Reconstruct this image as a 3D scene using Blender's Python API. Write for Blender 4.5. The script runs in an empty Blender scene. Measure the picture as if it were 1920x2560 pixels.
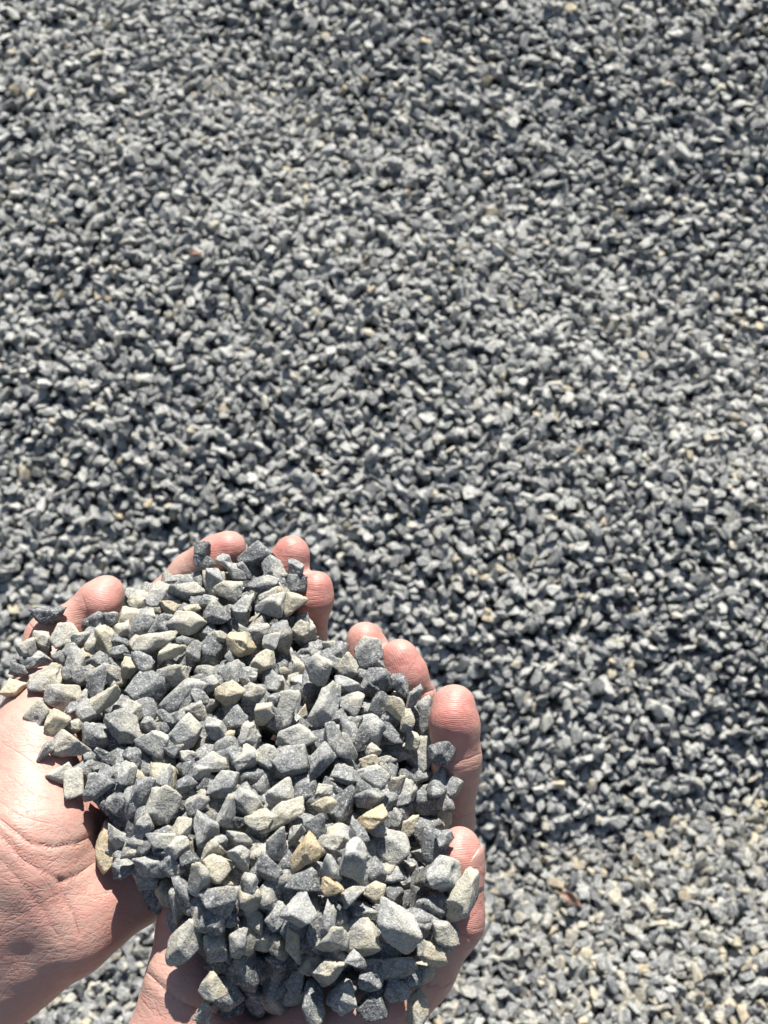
import bpy, bmesh, math, random
import numpy as np
from mathutils import Vector, Matrix
from mathutils.bvhtree import BVHTree

scene = bpy.context.scene
COL = scene.collection

# ------------------------------------------------------------------ camera
CAM_H = 1.06                      # metres above the gravel floor
PITCH = 48.0                      # degrees below the horizon
F = 3229.0                        # focal length in pixels of a 1920 x 2560 frame
DREF = 0.450                      # distance of the heap from the lens
cam_data = bpy.data.cameras.new('camera')
cam = bpy.data.objects.new('camera', cam_data)
COL.objects.link(cam)
cam.location = (0, 0, CAM_H)
cam.rotation_euler = (math.radians(90 - PITCH), 0, 0)
cam_data.sensor_fit = 'VERTICAL'
cam_data.sensor_height = 24.0
cam_data.lens = 24.0 * F / 2560.0
cam_data.clip_start = 0.02
cam_data.clip_end = 2000
cam_data.dof.use_dof = True
cam_data.dof.focus_distance = 0.455
APERTURE = 0.0021
cam_data.dof.aperture_fstop = (cam_data.lens / 1000.0) / APERTURE
scene.camera = cam
CAM_M = Matrix.Translation((0, 0, CAM_H)) @ Matrix.Rotation(math.radians(90 - PITCH), 4, 'X')
CM = np.array(CAM_M)

# ------------------------------------------------------------------ sky, sun, exposure
SUN_EL, SUN_AZ = 59.0, 7.0       # sun stands high beyond the pile, a little to the right
world = bpy.data.worlds.new('World')
scene.world = world
world.use_nodes = True
wn = world.node_tree.nodes
wl = world.node_tree.links
bg = wn['Background']
sky = wn.new('ShaderNodeTexSky')
sky.sky_type = 'NISHITA'
sky.sun_disc = False
sky.sun_elevation = math.radians(SUN_EL)
sky.sun_rotation = math.radians(SUN_AZ)
wl.new(sky.outputs[0], bg.inputs[0])
bg.inputs[1].default_value = 0.05
sun_data = bpy.data.lights.new('sun', 'SUN')
sun_data.energy = 5.0
sun_data.angle = math.radians(0.53)
sun_data.color = (1.0, 0.96, 0.89)
sun = bpy.data.objects.new('sun', sun_data)
COL.objects.link(sun)
_e, _a = math.radians(SUN_EL), math.radians(SUN_AZ)
SUN_DIR = Vector((math.sin(_a) * math.cos(_e), math.cos(_a) * math.cos(_e), math.sin(_e)))
sun.rotation_euler = SUN_DIR.to_track_quat('Z', 'Y').to_euler()
vs = scene.view_settings
vs.view_transform = 'Standard'
vs.look = 'None'
vs.gamma = 1.0
vs.exposure = 1.08
scene.cycles.use_denoising = True
scene.cycles.max_bounces = 6
scene.cycles.diffuse_bounces = 4
scene.cycles.adaptive_threshold = 0.025

rng = np.random.default_rng(11)

# ------------------------------------------------------------------ small helpers
def link(o, label=None, cat=None, group=None, kind=None, parent=None):
    COL.objects.link(o)
    if label: o['label'] = label
    if cat: o['category'] = cat
    if group: o['group'] = group
    if kind: o['kind'] = kind
    if parent is not None: o.parent = parent
    return o

def mesh_from(name, verts, faces, smooth=True, mat=None):
    """verts (n,3), faces (m,3) or (m,4) arrays -> mesh"""
    verts = np.asarray(verts, dtype=np.float32); faces = np.asarray(faces, dtype=np.int32)
    me = bpy.data.meshes.new(name)
    n, k = faces.shape
    me.vertices.add(len(verts)); me.vertices.foreach_set('co', verts.ravel())
    me.loops.add(n * k); me.loops.foreach_set('vertex_index', faces.ravel())
    me.polygons.add(n)
    me.polygons.foreach_set('loop_start', np.arange(0, n * k, k, dtype=np.int32))
    me.polygons.foreach_set('use_smooth', np.full(n, smooth, dtype=bool))
    me.update(calc_edges=True)
    if mat: me.materials.append(mat)
    return me

def at(u, v, w):
    """pixel u, v of the 1920 x 2560 frame and millimetres w in front of the reference distance -> camera axes, metres"""
    d = DREF - np.asarray(w) * 1e-3
    return np.stack([(np.asarray(u) - 960.0) / F * d, (1280.0 - np.asarray(v)) / F * d, -d * np.ones_like(np.asarray(u, dtype=float))], -1)

def to_world(p):
    p = np.asarray(p)
    return p @ CM[:3, :3].T + CM[:3, 3]

def to_pixel(p):
    d = -p[..., 2]
    return 960 + p[..., 0] / d * F, 1280 - p[..., 1] / d * F, (DREF - d) * 1e3

def ico(sub):
    bm = bmesh.new(); bmesh.ops.create_icosphere(bm, subdivisions=sub, radius=1.0)
    v = np.array([x.co[:] for x in bm.verts]); f = np.array([[y.index for y in x.verts] for x in bm.faces]); bm.free()
    return v / np.linalg.norm(v, axis=1)[:, None], f
ICO = {s: ico(s) for s in (2, 3, 4)}

def fib_dirs(n, r):
    i = np.arange(n) + 0.5
    ph = np.arccos(1 - 2 * i / n); th = math.pi * (1 + 5 ** 0.5) * i
    d = np.stack([np.cos(th) * np.sin(ph), np.sin(th) * np.sin(ph), np.cos(ph)], 1)
    d += r.normal(0, 0.33, d.shape)
    d /= np.linalg.norm(d, axis=1)[:, None]
    q = Matrix.Rotation(r.uniform(0, 6.28), 3, 'X') @ Matrix.Rotation(r.uniform(0, 6.28), 3, 'Y') @ Matrix.Rotation(r.uniform(0, 6.28), 3, 'Z')
    return d @ np.array(q).T

def stone_verts(r, sub, rough=1.0, round_=0.0):
    """a broken stone: a ball cut by random cleavage planes, roughened; each axis fills -1..1"""
    dirs, faces = ICO[sub]
    n = fib_dirs(int(r.integers(8, 13)), r)
    h = r.uniform(0.62, 1.0, len(n))
    dots = dirs @ n.T
    cut = np.where(dots > 0.05, h[None] / np.maximum(dots, 0.05), 9.0)
    p = 64.0 - 30 * round_
    rad = (cut ** -p).sum(1) ** (-1.0 / p)
    v = dirs * rad[:, None]
    own = cut.argmin(1)
    for _ in range(int(r.integers(1, 4))):              # a stepped break across a face
        k = int(r.integers(len(n))); t = r.normal(0, 1, 3); t /= np.linalg.norm(t)
        on = (own == k)
        if on.sum() < 12: continue
        lim = np.quantile(v[on] @ t, r.uniform(0.35, 0.7))
        v[on & (v @ t > lim)] -= n[k] * r.uniform(0.05, 0.12)
    disp = np.zeros(len(v))
    for fr, am, cnt in ((3.0, 0.020, 5), (7.0, 0.015, 6), (15.0, 0.009, 8), (28.0, 0.006, 8)):
        if sub == 2 and fr > 10: continue
        k = r.normal(0, 1, (cnt, 3)); k *= fr / np.linalg.norm(k, axis=1)[:, None] * r.uniform(0.7, 1.3, cnt)[:, None]
        s = np.sin(v @ k.T + r.uniform(0, 6.28, cnt)).sum(1) / math.sqrt(cnt) * 1.4
        disp += am * s * rough
    v = v * (1 + disp)[:, None]
    # a chip or two broken out of an edge
    for _ in range(int(r.integers(0, 3))):
        c = dirs[r.integers(len(dirs))] * r.uniform(1.05, 1.25); q = r.uniform(0.35, 0.5)
        dv = v - c; L = np.linalg.norm(dv, axis=1)
        inside = L < q
        v[inside] = c + dv[inside] / L[inside, None] * (0.35 * L[inside] + 0.65 * q)[:, None]
    lo, hi = v.min(0), v.max(0)
    return (v - (lo + hi) / 2) / ((hi - lo) / 2), faces

# ------------------------------------------------------------------ materials
def new_mat(name):
    m = bpy.data.materials.new(name); m.use_nodes = True
    nt = m.node_tree
    return m, nt.nodes, nt.links, nt.nodes['Principled BSDF']

def ramp(N, stops, interp='LINEAR'):
    n = N.new('ShaderNodeValToRGB'); cr = n.color_ramp; cr.interpolation = interp
    cr.elements[0].position, cr.elements[0].color = stops[0][0], (*stops[0][1], 1)
    cr.elements[1].position, cr.elements[1].color = stops[-1][0], (*stops[-1][1], 1)
    for p, c in stops[1:-1]:
        e = cr.elements.new(p); e.color = (*c, 1)
    return n

def mixrgb(N, L, fac, a, b, blend='MIX'):
    n = N.new('ShaderNodeMix'); n.data_type = 'RGBA'; n.blend_type = blend; n.clamp_factor = True
    for i, x in ((0, fac), (6, a), (7, b)):
        if hasattr(x, 'links'): L.new(x, n.inputs[i])
        else: n.inputs[i].default_value = x if i == 0 else (*x, 1)
    return n.outputs[2]

def math_node(N, L, op, a, b=None, c=None, clamp=False):
    n = N.new('ShaderNodeMath'); n.operation = op; n.use_clamp = clamp
    for i, x in enumerate((a, b, c)):
        if x is None: continue
        if hasattr(x, 'links'): L.new(x, n.inputs[i])
        else: n.inputs[i].default_value = x
    return n.outputs[0]

def noise(N, L, co, scale, detail=4, rough=0.55, dist=0.0):
    n = N.new('ShaderNodeTexNoise'); n.inputs['Scale'].default_value = scale
    n.inputs['Detail'].default_value = detail; n.inputs['Roughness'].default_value = rough
    n.inputs['Distortion'].default_value = dist
    L.new(co, n.inputs['Vector'])
    return n.outputs[0]

GREYS = [(0.0, (0.050, 0.053, 0.056)), (0.35, (0.130, 0.136, 0.140)), (0.65, (0.245, 0.250, 0.244)), (1.0, (0.43, 0.428, 0.40))]
COATS = [(0.0, (0.36, 0.352, 0.305)), (0.4, (0.40, 0.36, 0.265)), (0.7, (0.42, 0.35, 0.235)), (1.0, (0.41, 0.31, 0.18))]

def stone_material(name, kind, k):
    """k: texture units per metre; tone / coat / hue come from the stone itself"""
    m, N, L, B = new_mat(name)
    def attr(a):
        n = N.new('ShaderNodeAttribute'); n.attribute_type = kind; n.attribute_name = a
        return n.outputs['Fac']
    tone, coat, hue, seed = attr('tone'), attr('coat'), attr('hue'), attr('seed')
    tc = N.new('ShaderNodeTexCoord')
    off = N.new('ShaderNodeVectorMath'); off.operation = 'ADD'
    cmb = N.new('ShaderNodeCombineXYZ')
    for i in range(3): L.new(math_node(N, L, 'MULTIPLY', seed, (0.031, 0.077, 0.053)[i] / k), cmb.inputs[i])
    L.new(tc.outputs['Object'], off.inputs[0]); L.new(cmb.outputs[0], off.inputs[1])
    co = off.outputs[0]
    big = noise(N, L, co, 150 * k, 2, 0.6, 0.6)
    mid = noise(N, L, co, 520 * k, 4, 0.65)
    fine = noise(N, L, co, 1700 * k, 2, 0.7) if kind != 'INSTANCER' else mid
    t = math_node(N, L, 'ADD', tone, math_node(N, L, 'MULTIPLY_ADD', big, 0.8, -0.4))
    t = math_node(N, L, 'ADD', t, math_node(N, L, 'MULTIPLY_ADD', mid, 1.0, -0.5))
    t = math_node(N, L, 'ADD', t, math_node(N, L, 'MULTIPLY_ADD', fine, 1.0, -0.5), clamp=True)
    gr = ramp(N, GREYS); L.new(t, gr.inputs[0])
    h = math_node(N, L, 'ADD', hue, math_node(N, L, 'MULTIPLY_ADD', mid, 0.6, -0.3), clamp=True)
    cr = ramp(N, COATS); L.new(h, cr.inputs[0])
    # weathered skin covers part of a stone, with a broken border
    patch = noise(N, L, co, 95 * k, 6, 0.68, 0.9)
    mk = math_node(N, L, 'ADD', patch, math_node(N, L, 'SUBTRACT', coat, 1.0))
    if kind == 'OBJECT':                               # the old weathered side of a broken stone
        sx = N.new('ShaderNodeSeparateXYZ'); L.new(tc.outputs['Generated'], sx.inputs[0])
        side = math_node(N, L, 'ADD', math_node(N, L, 'MULTIPLY', sx.outputs[0], 0.5), math_node(N, L, 'MULTIPLY', sx.outputs[1], 0.4))
        mk = math_node(N, L, 'ADD', mk, math_node(N, L, 'MULTIPLY_ADD', side, 0.5, -0.225))
    mk = math_node(N, L, 'MULTIPLY_ADD', mk, 4.0, 0.5, clamp=True)
    mk = math_node(N, L, 'MULTIPLY', mk, math_node(N, L, 'MULTIPLY_ADD', mid, 1.6, 0.1, clamp=True))
    grain = math_node(N, L, 'MULTIPLY_ADD', fine, 1.3, 0.35)
    cc = mixrgb(N, L, 1.0, cr.outputs[0], grain, 'MULTIPLY')
    c = mixrgb(N, L, mk, gr.outputs[0], cc)
    # pale crystals
    sp = mid if kind == 'INSTANCER' else noise(N, L, co, 1300 * k, 2, 0.5)
    spm = math_node(N, L, 'MULTIPLY_ADD', sp, 9.0, -5.1, clamp=True)
    c = mixrgb(N, L, math_node(N, L, 'MULTIPLY', spm, 0.6), c, (0.5, 0.5, 0.48))
    L.new(c, B.inputs['Base Color'])
    B.inputs['Roughness'].default_value = 0.82
    B.inputs['Specular IOR Level'].default_value = 0.32
    bn = N.new('ShaderNodeBump'); bn.inputs['Strength'].default_value = 0.75
    bn.inputs['Distance'].default_value = 0.0009
    hsum = math_node(N, L, 'ADD', math_node(N, L, 'MULTIPLY', mid, 1.0), math_node(N, L, 'MULTIPLY', fine, 0.45))
    L.new(hsum, bn.inputs['Height']); L.new(bn.outputs[0], B.inputs['Normal'])
    return m

MAT_STONE = stone_material('crushed_stone', 'OBJECT', 1.0)
MAT_GRAVEL = stone_material('loose_gravel', 'INSTANCER', 0.0065)
MAT_FILL = stone_material('heap_core_stone', 'GEOMETRY', 1.0)

# ground under the loose stones
m, N, L, B = new_mat('gravel_bed')
tc = N.new('ShaderNodeTexCoord')
vo = N.new('ShaderNodeTexVoronoi'); vo.inputs['Scale'].default_value = 95.0; L.new(tc.outputs['Object'], vo.inputs['Vector'])
g = ramp(N, [(0.0, (0.10, 0.105, 0.11)), (0.55, (0.23, 0.235, 0.23)), (0.85, (0.36, 0.36, 0.335)), (1.0, (0.45, 0.41, 0.32))])
sep = N.new('ShaderNodeSeparateColor'); L.new(vo.outputs['Color'], sep.inputs[0]); L.new(sep.outputs[0], g.inputs[0])
edge = math_node(N, L, 'MULTIPLY_ADD', vo.outputs['Distance'], -1.1, 1.0, clamp=True)
L.new(mixrgb(N, L, 1.0, g.outputs[0], edge, 'MULTIPLY'), B.inputs['Base Color'])
B.inputs['Roughness'].default_value = 0.9
bn = N.new('ShaderNodeBump'); bn.inputs['Distance'].default_value = 0.006; bn.inputs['Strength'].default_value = 1.0
L.new(edge, bn.inputs['Height']); L.new(bn.outputs[0], B.inputs['Normal'])
MAT_BED = m

# skin
m, N, L, B = new_mat('skin')
tc = N.new('ShaderNodeTexCoord'); co = tc.outputs['Object']
def vattr(a):
    n = N.new('ShaderNodeAttribute'); n.attribute_type = 'GEOMETRY'; n.attribute_name = a; return n.outputs['Fac']
red = vattr('red')
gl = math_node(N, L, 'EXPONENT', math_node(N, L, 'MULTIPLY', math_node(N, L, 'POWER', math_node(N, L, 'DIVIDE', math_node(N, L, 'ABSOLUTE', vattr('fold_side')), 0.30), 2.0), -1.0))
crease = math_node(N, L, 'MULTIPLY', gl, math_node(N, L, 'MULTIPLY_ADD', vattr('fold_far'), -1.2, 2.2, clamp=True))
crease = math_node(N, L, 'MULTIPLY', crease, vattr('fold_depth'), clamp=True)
mott = noise(N, L, co, 55, 4, 0.6)
mott2 = noise(N, L, co, 240, 4, 0.6)
rr = math_node(N, L, 'ADD', red, math_node(N, L, 'MULTIPLY_ADD', mott, 1.3, -0.65))
rr = math_node(N, L, 'ADD', rr, math_node(N, L, 'MULTIPLY_ADD', mott2, 0.9, -0.45), clamp=True)
sk = ramp(N, [(0.0, (0.455, 0.30, 0.248)), (0.4, (0.45, 0.262, 0.215)), (0.75, (0.455, 0.22, 0.184)), (1.0, (0.41, 0.165, 0.14))]); L.new(rr, sk.inputs[0])
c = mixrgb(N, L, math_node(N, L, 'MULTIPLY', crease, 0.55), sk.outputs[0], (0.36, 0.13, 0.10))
dust = noise(N, L, co, 620, 5, 0.7)
dm = math_node(N, L, 'MULTIPLY_ADD', dust, 4.0, -2.3, clamp=True)
c = mixrgb(N, L, math_node(N, L, 'MULTIPLY', dm, 0.45), c, (0.50, 0.42, 0.36))
L.new(c, B.inputs['Base Color'])
B.inputs['Roughness'].default_value = 0.5
B.inputs['Specular IOR Level'].default_value = 0.4
B.inputs['Subsurface Weight'].default_value = 0.25
B.inputs['Subsurface Radius'].default_value = (1.0, 0.35, 0.2)
B.inputs['Subsurface Scale'].default_value = 0.0016
def streaks(rot, stretch, scale):
    mp = N.new('ShaderNodeMapping'); mp.inputs['Rotation'].default_value = rot; mp.inputs['Scale'].default_value = stretch
    L.new(co, mp.inputs['Vector'])
    n = noise(N, L, mp.outputs[0], scale, 3, 0.6, 0.35)
    return math_node(N, L, 'ABSOLUTE', math_node(N, L, 'SUBTRACT', n, 0.5))
cell = math_node(N, L, 'ADD', streaks((0, 0, 0.65), (0.22, 1, 1), 420), streaks((0, 0, -0.75), (0.22, 1, 1), 380))
cell = math_node(N, L, 'MULTIPLY', cell, 6.0, clamp=True)
ridge = vattr('ridge')
rsin = math_node(N, L, 'MULTIPLY', math_node(N, L, 'SINE', ridge), 0.14)
hgt = math_node(N, L, 'ADD', math_node(N, L, 'MULTIPLY', cell, 0.55), math_node(N, L, 'MULTIPLY', mott2, 0.8))
hgt = math_node(N, L, 'ADD', hgt, rsin)
hgt = math_node(N, L, 'SUBTRACT', hgt, math_node(N, L, 'MULTIPLY', crease, 1.6))
bn = N.new('ShaderNodeBump'); bn.inputs['Distance'].default_value = 0.00022; bn.inputs['Strength'].default_value = 0.7
L.new(hgt, bn.inputs['Height']); L.new(bn.outputs[0], B.inputs['Normal'])
MAT_SKIN = m

m, N, L, B = new_mat('nail')
tc = N.new('ShaderNodeTexCoord')
nn = noise(N, L, tc.outputs['Object'], 500, 3, 0.6)
r_ = ramp(N, [(0.3, (0.38, 0.19, 0.16)), (0.7, (0.46, 0.265, 0.225))]); L.new(nn, r_.inputs[0]); L.new(r_.outputs[0], B.inputs['Base Color'])
B.inputs['Roughness'].default_value = 0.33
B.inputs['Subsurface Weight'].default_value = 0.15
B.inputs['Subsurface Scale'].default_value = 0.001
MAT_NAIL = m

m, N, L, B = new_mat('dry_leaf')
tc = N.new('ShaderNodeTexCoord')
nn = noise(N, L, tc.outputs['Object'], 160, 4, 0.6)
r_ = ramp(N, [(0.3, (0.15, 0.085, 0.06)), (0.7, (0.30, 0.18, 0.125))]); L.new(nn, r_.inputs[0]); L.new(r_.outputs[0], B.inputs['Base Color'])
B.inputs['Roughness'].default_value = 0.7
MAT_LEAF = m

# ------------------------------------------------------------------ terrain: gravel floor rising into a conical stockpile
PC, PR = np.array([-0.13, 2.04]), 1.515
_tr = np.random.default_rng(5)
_wv = [(_tr.normal(0, 1, 2), _tr.uniform(0, 6.28), w, a) for w, a in ((0.62, 0.016), (0.45, 0.011), (0.30, 0.007), (0.21, 0.005), (0.13, 0.003), (0.5, 0.012), (0.36, 0.008), (0.09, 0.0022), (0.11, 0.0024))]
def height(x, y):
    x = np.asarray(x, float); y = np.asarray(y, float)
    ang = np.arctan2(x - PC[0], -(y - PC[1]))
    rr = np.hypot(x - PC[0], y - PC[1]) + 0.009 * np.sin(9 * ang + 1.0) + 0.005 * np.sin(23 * ang)
    s = PR - rr
    sp = np.where(s > 0, s, 0)
    h = 0.43 * sp + 0.62 * 0.13 * (1 - np.exp(-sp / 0.13))
    h = np.where(rr < 0.30, np.minimum(h, 0.43 * (PR - 0.30) + 0.08 + 0.5 * (0.30 - rr) * 0.5), h)
    und = np.zeros_like(x)
    for k, ph, wl_, am in _wv:
        k = k / np.linalg.norm(k)
        und = und + 0.6 * am * np.sin((x * k[0] + y * k[1]) * 6.283 / wl_ + ph)
    und = und * np.clip(s / 0.15 + 0.25, 0.25, 1.0) * np.clip(1.5 - np.hypot(x, y - 1) / 6, 0, 1)
    step = 0.085 / (1 + np.exp(-(y - 1.20) / 0.07)) / (1 + np.exp(-(x - 0.24) / 0.07))     # a steeper face up on the right, shaped to put that corner in shade
    return h + und + step * np.clip(s / 0.3, 0, 1)

def axis(lo, hi, step, far):
    a = np.arange(lo, hi + 1e-6, step)
    out = hi + np.geomspace(step, far, 26); inn = lo - np.geomspace(step, far, 26)[::-1]
    return np.concatenate([inn, a, out])
xs, ys = axis(-2.0, 2.0, 0.025, 300), axis(-1.2, 3.8, 0.025, 300)
X, Y = np.meshgrid(xs, ys)
Z = height(X, Y) - 0.012
idx = np.arange(X.size).reshape(X.shape)
q = np.stack([idx[:-1, :-1], idx[:-1, 1:], idx[1:, 1:], idx[1:, :-1]], -1).reshape(-1, 4)
ground = bpy.data.objects.new('ground', mesh_from('ground', np.stack([X, Y, Z], -1).reshape(-1, 3), q, True, MAT_BED))
link(ground, kind='structure')

# ------------------------------------------------------------------ loose gravel: thousands of stones, instanced
def gravel_nodes():
    ng = bpy.data.node_groups.new('scatter_gravel', 'GeometryNodeTree')
    ng.interface.new_socket('Geometry', in_out='INPUT', socket_type='NodeSocketGeometry')
    ng.interface.new_socket('Geometry', in_out='OUTPUT', socket_type='NodeSocketGeometry')
    N, L = ng.nodes, ng.links
    gi, go = N.new('NodeGroupInput'), N.new('NodeGroupOutput')
    def named(nm, ty):
        n = N.new('GeometryNodeInputNamedAttribute'); n.data_type = ty; n.inputs['Name'].default_value = nm
        return n.outputs['Attribute']
    vid = named('variant', 'INT')
    cmp_ = N.new('FunctionNodeCompare'); cmp_.data_type = 'INT'; cmp_.operation = 'LESS_THAN'
    L.new(vid, cmp_.inputs[2]); cmp_.inputs[3].default_value = 0
    sep = N.new('GeometryNodeSeparateGeometry'); sep.domain = 'POINT'
    L.new(gi.outputs[0], sep.inputs[0]); L.new(cmp_.outputs[0], sep.inputs[1])
    spl = N.new('GeometryNodeSplitToInstances'); spl.domain = 'POINT'
    L.new(sep.outputs[1], spl.inputs[0]); L.new(vid, spl.inputs['Group ID'])
    iop = N.new('GeometryNodeInstanceOnPoints')
    L.new(sep.outputs[0], iop.inputs['Points']); L.new(spl.outputs[0], iop.inputs['Instance'])
    iop.inputs['Pick Instance'].default_value = True
    L.new(named('pick', 'INT'), iop.inputs['Instance Index'])
    er = N.new('FunctionNodeEulerToRotation'); L.new(named('turn', 'FLOAT_VECTOR'), er.inputs[0])
    L.new(er.outputs[0], iop.inputs['Rotation'])
    L.new(named('size', 'FLOAT_VECTOR'), iop.inputs['Scale'])
    L.new(iop.outputs[0], go.inputs[0])
    return ng
GN = gravel_nodes()
NV = 36
def hull_stone(r):
    bm = bmesh.new()
    p = fib_dirs(int(r.integers(9, 14)), r) * r.uniform(0.75, 1.1, (1, 1))
    p = np.sign(p) * np.abs(p) ** r.uniform(0.65, 1.0)
    for q_ in p: bm.verts.new(q_)
    res = bmesh.ops.convex_hull(bm, input=bm.verts[:])
    bmesh.ops.delete(bm, geom=[g for g in res['geom_interior'] if isinstance(g, bmesh.types.BMVert)], context='VERTS')
    bmesh.ops.triangulate(bm, faces=bm.faces[:]); bm.normal_update(); bm.verts.index_update()
    v = np.array([x.co[:] for x in bm.verts]); f = np.array([[y.index for y in x.verts] for x in bm.faces]); bm.free()
    lo, hi = v.min(0), v.max(0)
    return (v - (lo + hi) / 2) / ((hi - lo) / 2), f
VAR = [hull_stone(rng) for _ in range(NV)]

def gravel_object(name, pts, size, tone, coat, hue, label):
    n = len(pts)
    cnt = np.array([len(v) for v, f in VAR]); offs = np.concatenate([[0], np.cumsum(cnt)[:-1]])
    sv = np.concatenate([v for v, f in VAR]); sf = np.concatenate([f + n + o_ for o_, (v, f) in zip(offs, VAR)])
    allv = np.concatenate([pts, sv])
    me = mesh_from(name, allv, sf, False, MAT_GRAVEL)
    tot = len(allv)
    def put(nm, ty, arr, prop):
        a = me.attributes.new(nm, ty, 'POINT'); a.data.foreach_set(prop, np.ascontiguousarray(arr).ravel())
    pad = tot - n
    put('variant', 'INT', np.concatenate([np.full(n, -1), np.repeat(np.arange(NV), cnt)]).astype(np.int32), 'value')
    put('pick', 'INT', np.concatenate([rng.integers(0, NV, n), np.zeros(pad, int)]).astype(np.int32), 'value')
    put('turn', 'FLOAT_VECTOR', np.concatenate([np.stack([rng.normal(0, 0.6, n), rng.normal(0, 0.6, n), rng.uniform(0, 6.283, n)], 1), np.zeros((pad, 3))]).astype(np.float32), 'vector')
    put('size', 'FLOAT_VECTOR', np.concatenate([size, np.ones((pad, 3))]).astype(np.float32), 'vector')
    for nm, arr in (('tone', tone), ('coat', coat), ('hue', hue), ('seed', rng.uniform(0, 9, n))):
        put(nm, 'FLOAT', np.concatenate([arr, np.zeros(pad)]).astype(np.float32), 'value')
    o = bpy.data.objects.new(name, me)
    md = o.modifiers.new('scatter', 'NODES'); md.node_group = GN
    link(o, label, 'gravel', kind='stuff')
    return o

def scatter(x0, x1, y0, y1, step, lift, r):
    gx, gy = np.meshgrid(np.arange(x0, x1, step), np.arange(y0, y1, step * 0.9))
    gx = gx + (np.arange(gx.shape[0]) % 2)[:, None] * step * 0.5
    gx = gx + r.normal(0, step * 0.24, gx.shape); gy = gy + r.normal(0, step * 0.24, gy.shape)
    gx, gy = gx.ravel(), gy.ravel()
    return np.stack([gx, gy, height(gx, gy) + lift + r.normal(0, 0.0036, gx.shape)], 1)

pts = np.concatenate([scatter(-0.95, 0.95, -0.2, 2.0, 0.0075, 0.000, rng), scatter(-0.95, 0.95, -0.2, 2.0, 0.0090, -0.0044, rng)])
n = len(pts)
sz = np.exp(np.clip(rng.normal(0, 0.15, n), -0.4, 0.28))[:, None] * np.stack([rng.uniform(0.0049, 0.0078, n), rng.uniform(0.0035, 0.0050, n), rng.uniform(0.0021, 0.0035, n)], 1)
on_pile = (PR - np.hypot(pts[:, 0] - PC[0], pts[:, 1] - PC[1])) > 0.0
tone = np.clip(rng.normal(np.where(on_pile, 0.70, 0.50), 0.17, n), 0.15, 0.92)
coat = np.clip(rng.normal(np.where(on_pile, 0.22, 0.36), 0.15, n), 0, 0.6); tan_ = rng.random(n) < np.where(on_pile, 0.02, 0.12)
coat = np.where(tan_, rng.uniform(0.5, 0.72, n), coat)
hue = np.where(tan_, rng.uniform(0.2, 0.75, n), rng.uniform(0, 0.3, n))
gravel_object('gravel_pile', pts[on_pile], sz[on_pile], tone[on_pile], coat[on_pile], hue[on_pile], 'tall sloping stockpile of loose grey crushed stone behind the hands')
gravel_object('gravel', pts[~on_pile], sz[~on_pile], tone[~on_pile], coat[~on_pile], hue[~on_pile], 'level bed of pale grey and tan gravel at the foot of the pile')

# ------------------------------------------------------------------ the person's hands: distance field -> one skin surface each
def smin(a, b, k):
    h = np.clip(0.5 + 0.5 * (b - a) / k, 0, 1)
    return b + (a - b) * h - k * h * (1 - h)

def mm(p):
    return at(p[0], p[1], p[2]) * 1e3

def surface_nets(S, org, h):
    nx, ny, nz = S.shape
    inside = S < 0
    def corner(a, i, j, k): return a[i:nx - 1 + i, j:ny - 1 + j, k:nz - 1 + k]
    cnt = np.zeros((nx - 1, ny - 1, nz - 1), np.int8)
    for i in (0, 1):
        for j in (0, 1):
            for k in (0, 1): cnt += corner(inside, i, j, k)
    act = (cnt > 0) & (cnt < 8)
    ids = -np.ones(act.shape, np.int64); ci = np.argwhere(act); ids[act] = np.arange(len(ci))
    acc = np.zeros((len(ci), 3)); num = np.zeros(len(ci))
    corners = [(i, j, k) for i in (0, 1) for j in (0, 1) for k in (0, 1)]
    for a in corners:
        for ax in range(3):
            if a[ax]: continue
            b = list(a); b[ax] = 1
            sa = S[ci[:, 0] + a[0], ci[:, 1] + a[1], ci[:, 2] + a[2]]; sb = S[ci[:, 0] + b[0], ci[:, 1] + b[1], ci[:, 2] + b[2]]
            cr = (sa < 0) != (sb < 0)
            t = np.where(cr, sa / np.where(cr, sa - sb, 1), 0)
            pnt = np.array(a, float)[None].repeat(len(ci), 0); pnt[:, ax] += t
            acc[cr] += pnt[cr]; num[cr] += 1
    verts = (ci + acc / num[:, None]) * h + org
    quads = []
    for ax in range(3):
        o1, o2 = [(1, 2), (2, 0), (0, 1)][ax]
        sl = [slice(1, -1)] * 3; sl[ax] = slice(0, -1)
        sl2 = list(sl); sl2[ax] = slice(1, None)
        A, Bb = inside[tuple(sl)], inside[tuple(sl2)]
        e = np.argwhere(A != Bb); flip = A[A != Bb]
        base = e.copy(); 
        for o in (o1, o2): base[:, o] += 1
        def cell(d1, d2):
            c = base.copy(); c[:, o1] -= d1; c[:, o2] -= d2
            return ids[c[:, 0], c[:, 1], c[:, 2]]
        qd = np.stack([cell(0, 0), cell(1, 0), cell(1, 1), cell(0, 1)], 1)
        qd[~flip] = qd[~flip][:, ::-1]
        quads.append(qd)
    return verts, np.concatenate(quads)

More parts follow.
